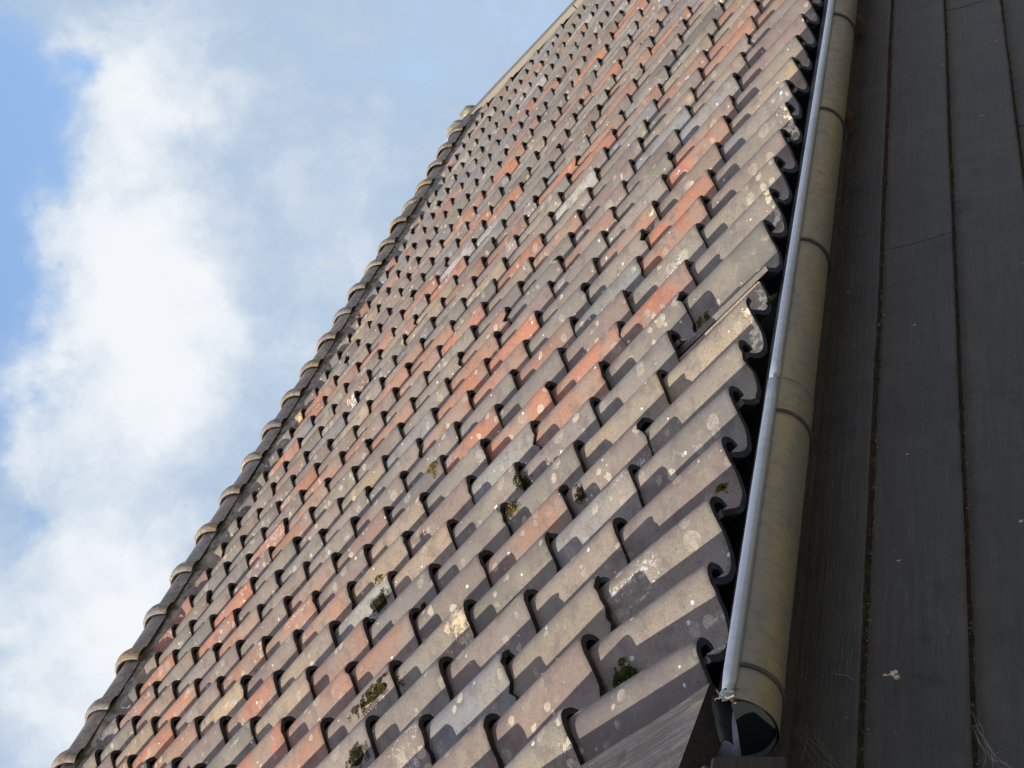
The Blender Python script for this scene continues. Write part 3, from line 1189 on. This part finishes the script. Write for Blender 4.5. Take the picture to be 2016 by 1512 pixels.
# rounded timber pegs poking out behind the gutter
for x, s_ in ((2.47, 1.0), (3.345, 1.25), (4.25, 1.0)):
    mb = MB()
    V = []; F = []
    for a in range(6):
        for q in range(10):
            t = 2 * math.pi * q / 10
            y = WY - .035 - .0 * a + (-.05 + .02 * a)
            r = (.014, .022, .026, .027, .027, .027)[a] * s_ * (1 + .2 * mnoise.noise(Vector((q * .7, a * .6, x))))
            V.append((x + math.cos(t) * r, y + .02, E - .185 + math.sin(t) * r * 1.1))
    for a in range(5):
        for q in range(10):
            F.append((a * 10 + q, a * 10 + (q + 1) % 10, (a + 1) * 10 + (q + 1) % 10, (a + 1) * 10 + q))
    F.append(tuple(range(10))[::-1])
    mb.add(V, F)
    M_PEG = bpy.data.materials.get('brown_peg') or plain_noise_material('brown_peg', (0.05, 0.038, 0.026, 1), (0.10, 0.078, 0.055, 1), 40, 0.9, 0.006)
    mb.build('bracket_peg', M_PEG, wall)
# short timber below the stop end
mb = MB()
box(mb, (-.50, -.100, E - .225), (.085, 0, 0), (0, .22, 0), (0, 0, .11), cuts=(4, 1, 1), jit=.003, bev=.004)
mb.build('corner_block', M_DARKW, wall, smooth=False)

# ------------------------------------------------------------ moss, litter and cobwebs


def roof_pt(px, py, n):
    d = fwd + right * ((px - 1008) / FPX) + down * ((py - 756) / FPX)
    k = (n - (CAMP - O3).dot(NV)) / d.dot(NV)
    return CAMP + d * k


def tile_surface(p):
    """drop a point onto the modelled tiles"""
    r = p - O3
    x, s = r.x, r.dot(UV)
    j = max(0, math.floor(s / TG))
    fx = x / TW
    i = math.ceil(fx - .08)
    dx = x - i * TW
    a = sorted(PROF)
    y = a[0][1]
    for q in range(len(a) - 1):
        if a[q][0] <= dx <= a[q + 1][0]:
            t = (dx - a[q][0]) / max(1e-6, a[q + 1][0] - a[q][0])
            y = a[q][1] * (1 - t) + a[q + 1][1] * t
    ss = s - j * TG
    lo = lat(i, j)
    hi = lat(i, j + 1)
    f = ss / TG
    sag = (lo * (1 - f) + hi * f) - (P3(i * TW, j * TG, 0) * (1 - f) + P3(i * TW, (j + 1) * TG, 0) * f)
    return P3(x, s, y - STEP * f) + sag


def moss_clump(px, py, lx, ls, h, n, cols, label, seed, name='moss_clump'):
    rnd = random.Random(seed)
    c = roof_pt(px, py, -.035)
    r = c - O3
    cx_, cs_ = r.x, r.dot(UV)
    mb = MB()
    for _ in range(int(n * 2.2)):
        a = rnd.gauss(0, .52); b2 = rnd.gauss(0, .52)
        if a * a + b2 * b2 > 1:
            continue
        p = tile_surface(P3(cx_ + a * lx, cs_ + b2 * ls, 0))
        up = (NV + Vector((rnd.gauss(0, .5), rnd.gauss(0, .5), rnd.gauss(0, .5)))).normalized()
        if mnoise.noise(Vector((p.x * 55, p.y * 55, p.z * 55 + seed))) < -.12 + .25 * (a * a + b2 * b2):
            continue
        hh = h * (1 - (a * a + b2 * b2)) * rnd.uniform(.35, 1.0)
        base = p + NV * hh * .8
        l = rnd.uniform(.0018, .0048)
        side = up.cross(Vector((rnd.random(), rnd.random(), rnd.random()))).normalized() * l * .38
        tip = base + up * l
        col = rnd.choice(cols)
        v = rnd.uniform(.6, 1.3)
        mb.add([base - side, base + side, tip, base + up * l * .4 + side.cross(up).normalized() * l * .3], [(0, 1, 2), (0, 3, 2), (1, 2, 3)], tuple(q * v for q in col))
    # cushion body
    V = []; F = []
    g_ = 9
    for a in range(g_):
        for b2 in range(g_):
            fa = -1 + 2 * a / (g_ - 1); fb = -1 + 2 * b2 / (g_ - 1)
            p = tile_surface(P3(cx_ + fa * lx * .5, cs_ + fb * ls * .5, 0))
            e = max(0, 1 - fa * fa - fb * fb)
            V.append(p + NV * (h * .85 * e * (1 + 1.2 * mnoise.noise(p * 55 + Vector((0, 0, seed)))) - .003))
    for a in range(g_ - 1):
        for b2 in range(g_ - 1):
            q = a * g_ + b2
            F.append((q, q + g_, q + g_ + 1, q + 1))
    mb.add(V, F, tuple(q * .5 for q in cols[0]))
    o = mb.build(name, M_MOSS, smooth=False)
    tag(o, label, 'moss', 'clumps of moss growing on the roof')
    # put the origin at the foot of the clump
    base = tile_surface(P3(cx_, cs_, 0))
    o.data.transform(Matrix.Translation(-base))
    o.location = base
    return o


GR_ = [(.085, .105, .018), (.05, .065, .014), (.13, .14, .028)]
YE_ = [(.34, .27, .08), (.22, .18, .06), (.09, .08, .03)]
DK_ = [(.030, .030, .012), (.05, .045, .018), (.09, .075, .025)]
moss_clump(1207, 1332, .040, .042, .028, 2400, GR_, 'largest bright green moss cushion, on the bottom tile beside the near verge board', 1)
moss_clump(748, 1378, .020, .13, .010, 1500, DK_ + YE_, 'long dark and yellow moss strip in a tile valley low on the roof', 2)
moss_clump(722, 1425, .016, .022, .018, 350, YE_, 'small golden moss tuft in a tile mouth below the long moss strip', 3)
moss_clump(708, 1494, .024, .055, .016, 700, DK_ + GR_, 'dark moss patch at the bottom edge of the photo', 4)
moss_clump(765, 1312, .022, .018, .020, 380, DK_ + YE_, 'brown sprig of moss hanging from a tile lip above the long moss strip', 5)
moss_clump(752, 1190, .024, .055, .014, 700, DK_, 'dark moss line beside the whitish streaked tile', 6)
moss_clump(771, 1160, .014, .022, .016, 260, YE_, 'yellow moss tuft at the lip of the whitish streaked tile', 7)
moss_clump(828, 1192, .018, .018, .015, 260, DK_, 'dark moss sprig on top of a roll left of the pale crusted tile', 8)
moss_clump(868, 938, .022, .034, .016, 480, YE_, 'yellowish moss tuft below an orange tile in the middle of the roof', 9)
moss_clump(1032, 950, .020, .034, .014, 450, DK_ + GR_, 'dark green moss under a tile lip right of the yellowish tuft', 10)
moss_clump(1019, 1012, .020, .036, .015, 420, YE_ + DK_, 'yellow brown moss in the valley just below the dark green one', 11)
moss_clump(1148, 976, .022, .022, .008, 260, DK_, 'thin dark moss smear in the shade of a tile two rows above the gutter', 12)
moss_clump(1168, 800, .014, .026, .018, 420, GR_ + YE_, 'green and yellow moss filling one tile mouth left of the broken pantile', 13)
moss_clump(1366, 612, .020, .030, .014, 380, YE_ + GR_, 'olive moss tuft at the top end of the broken pantile strip', 14)
moss_clump(1490, 578, .012, .022, .010, 420, GR_ + [(.28, .28, .20)], 'mossy lump on the lower end of the broken pantile strip', 15)
moss_clump(1432, 992, .018, .014, .010, 380, DK_ + GR_[:2], 'green moss plug under the third eaves tile from the near verge', 17)
moss_clump(1210, 262, .016, .030, .012, 260, YE_, 'pale yellow moss tuft near the top right of the roof', 19)
moss_clump(1275, 95, .016, .030, .012, 220, YE_ + GR_, 'tiny yellow green moss tuft highest in the photo near the top edge', 20)

# litter lying in the gutter
rnd = random.Random(5)
mb = MB()
for _ in range(1500):
    x = rnd.uniform(-.2, 9.5) if rnd.random() < .55 else rnd.gauss(2.62, .14)
    cy, cz = gcen(x)
    t = rnd.gauss(math.pi * .52, .30)
    if not .15 * math.pi < t < .85 * math.pi:
        continue
    p = Vector((x, cy - (GR - .010) * math.cos(t), cz - (GR - .012) * math.sin(t)))
    l = rnd.uniform(.003, .012)
    d = Vector((rnd.gauss(0, 1), rnd.gauss(0, 1), rnd.gauss(0, .5))).normalized()
    s_ = d.cross(Vector((0, 0, 1))).normalized() * l * rnd.uniform(.1, .5)
    bright = rnd.random() < (.5 if abs(x - 2.62) < .25 else .12)
    col = (.55, .50, .32) if bright else rnd.choice([(.05, .045, .03), (.03, .035, .02), (.08, .06, .035)])
    mb.add([p - s_, p + s_, p + d * l + s_, p + d * l - s_, p + d * l * .5 + Vector((0, 0, .002))], [(0, 1, 4), (1, 2, 4), (2, 3, 4), (3, 0, 4)], col)
o = mb.build('gutter_litter', M_MOSS, smooth=False)
tag(o, 'dead leaves and flecks of debris lying in the gutter', 'debris', kind='stuff')
# sludge in the bottom of the gutter
mb = MB()
V = []; F = []
nx = 260
for k in range(nx + 1):
    x = GX0 + .02 + (GX1 - GX0 - .04) * k / nx
    cy, cz = gcen(x)
    for q in range(9):
        a = -1 + q / 4
        hgt = -.050 + .006 * mnoise.noise(Vector((x * 5, q * .8, 1))) + .004 * mnoise.noise(Vector((x * 21, q * 1.8, 1)))
        V.append((x, cy + a * .033, cz + hgt))
for k in range(nx):
    for q in range(8):
        a0 = k * 9 + q
        F.append((a0, a0 + 9, a0 + 10, a0 + 1))
mb.add(V, F)
M_SLUDGE = plain_noise_material('wet_sludge', (0.030, 0.045, 0.044, 1), (0.07, 0.08, 0.06, 1), 30, 0.5, 0.006)
o = mb.build('gutter_sludge', M_SLUDGE)
tag(o, 'dark wet sludge along the bottom of the gutter', 'sludge', kind='stuff')

# twigs and grass caught in the torn end of the rim
mb = MB()
cy, cz = gcen(GX0)
for k in range(16):
    p = Vector((GX0 + rnd.uniform(-.012, .02), cy - GR + rnd.uniform(-.014, .008), cz + rnd.uniform(-.012, .014)))
    d = Vector((rnd.gauss(-.2, 1), rnd.gauss(-.4, 1), rnd.gauss(.0, 1))).normalized()
    l = rnd.uniform(.008, .024)
    b2 = Vector((rnd.gauss(0, 1), rnd.gauss(0, 1), rnd.gauss(0, 1))) * l * .18
    tube(mb, [p, p + d * l * .5 + b2, p + d * l], rnd.uniform(.0006, .0016), 5, True, rnd.choice([(.22, .19, .13), (.14, .10, .07), (.07, .04, .035), (.30, .28, .23)]))
o = mb.build('twig_litter', M_MOSS, smooth=False)
tag(o, 'bits of dry twig and straw caught in the torn end of the gutter rim', 'debris', kind='stuff')


def wall_pt(px, py, y=WY - .006):
    d = fwd + right * ((px - 1008) / FPX) + down * ((py - 756) / FPX)
    k = (y - CAMP.y) / d.y
    return CAMP + d * k


# dry leaf stuck on the boards
mb = MB()
c = wall_pt(1755, 1335)
for q in range(7):
    ang = q * .9
    p = c + Vector((rnd.uniform(-.006, .006), -.003 - rnd.uniform(0, .004), rnd.uniform(-.008, .010)))
    l = rnd.uniform(.007, .013)
    d = Vector((math.cos(ang), -.3, math.sin(ang))).normalized()
    s_ = d.cross(Vector((0, 1, 0))).normalized() * l * .42
    mb.add([p, p + d * l * .5 + s_ + Vector((0, -.003, 0)), p + d * l, p + d * l * .5 - s_, p + d * l * .5 + Vector((0, .001, 0))],
           [(0, 1, 4), (1, 2, 4), (2, 3, 4), (3, 0, 4)])
o = mb.build('dry_leaf', M_LEAF, smooth=False)
o.data.transform(Matrix.Translation(-c)); o.location = c
tag(o, 'crumpled pale dry leaf stuck on the black board below the gutter end', 'leaf')


def web(lst, label, r=.0005):
    mb = MB()
    c = wall_pt(*lst[0][0])
    for pl in lst:
        pts = []
        for (px, py) in pl:
            p = wall_pt(px, py, WY - .012)
            pts.append(p)
        # soften the polyline
        out = []
        for a in range(len(pts) - 1):
            for f in (0, .33, .66):
                out.append(pts[a].lerp(pts[a + 1], f) + Vector((rnd.uniform(-.003, .003), -.003 * rnd.random(), rnd.uniform(-.003, .003))))
        out.append(pts[-1])
        tube(mb, out, r, 5, True)
    o = mb.build('cobweb', M_WEB)
    o.data.transform(Matrix.Translation(-c)); o.location = c
    tag(o, label, 'cobweb', kind='stuff')


web([[(1912, 1400), (1935, 1455), (1960, 1490), (1990, 1512)], [(1925, 1410), (1950, 1480), (1955, 1512)], [(1932, 1455), (1950, 1492), (1985, 1508)],
     [(1915, 1430), (1945, 1490), (1935, 1512)], [(1948, 1490), (1975, 1480)], [(1920, 1450), (1950, 1495), (1975, 1515)], [(1930, 1440), (1965, 1500), (2000, 1520)]],
    'grey cobweb strands spun across the lap of two boards at the bottom right', .00028)
web([[(1636, 1327), (1655, 1329), (1672, 1333), (1686, 1342)]], 'single curved cobweb thread on the first board right of the gutter end', .0006)
web([[(1560, 1432), (1590, 1465), (1610, 1490), (1640, 1512)], [(1575, 1440), (1600, 1460), (1645, 1505)], [(1585, 1470), (1575, 1500)], [(1600, 1440), (1620, 1480), (1650, 1510)],
     [(1572, 1455), (1600, 1495), (1605, 1512)], [(1610, 1450), (1632, 1490), (1640, 1512)]], 'dusty cobweb in the dark corner under the gutter end', .00025)
mb = MB()
for _ in range(1100):
    k = rnd.choice([1, 2, 3, 1])
    x = rnd.uniform(-.3, 3.5)
    z = E + laps[k] + min(.003, rnd.gauss(-.006, .006))
    p = Vector((x, WY - .002 + rnd.uniform(-.004, .010), z))
    l = rnd.uniform(.0015, .005)
    d = Vector((rnd.gauss(0, 1), rnd.gauss(0, .4), rnd.gauss(0, 1))).normalized()
    s_ = d.cross(Vector((0, 1, 0))).normalized() * l * .4
    mb.add([p - s_, p + s_, p + d * l, p + d * l * .4 + Vector((0, -.001, 0))], [(0, 1, 3), (1, 2, 3), (2, 0, 3)], rnd.choice([(.35, .32, .26), (.14, .11, .08), (.22, .18, .12)]))
o = mb.build('wall_dust', M_MOSS, smooth=False)
tag(o, 'crumbs of dirt and husks caught along the laps of the black boards', 'debris', kind='stuff')
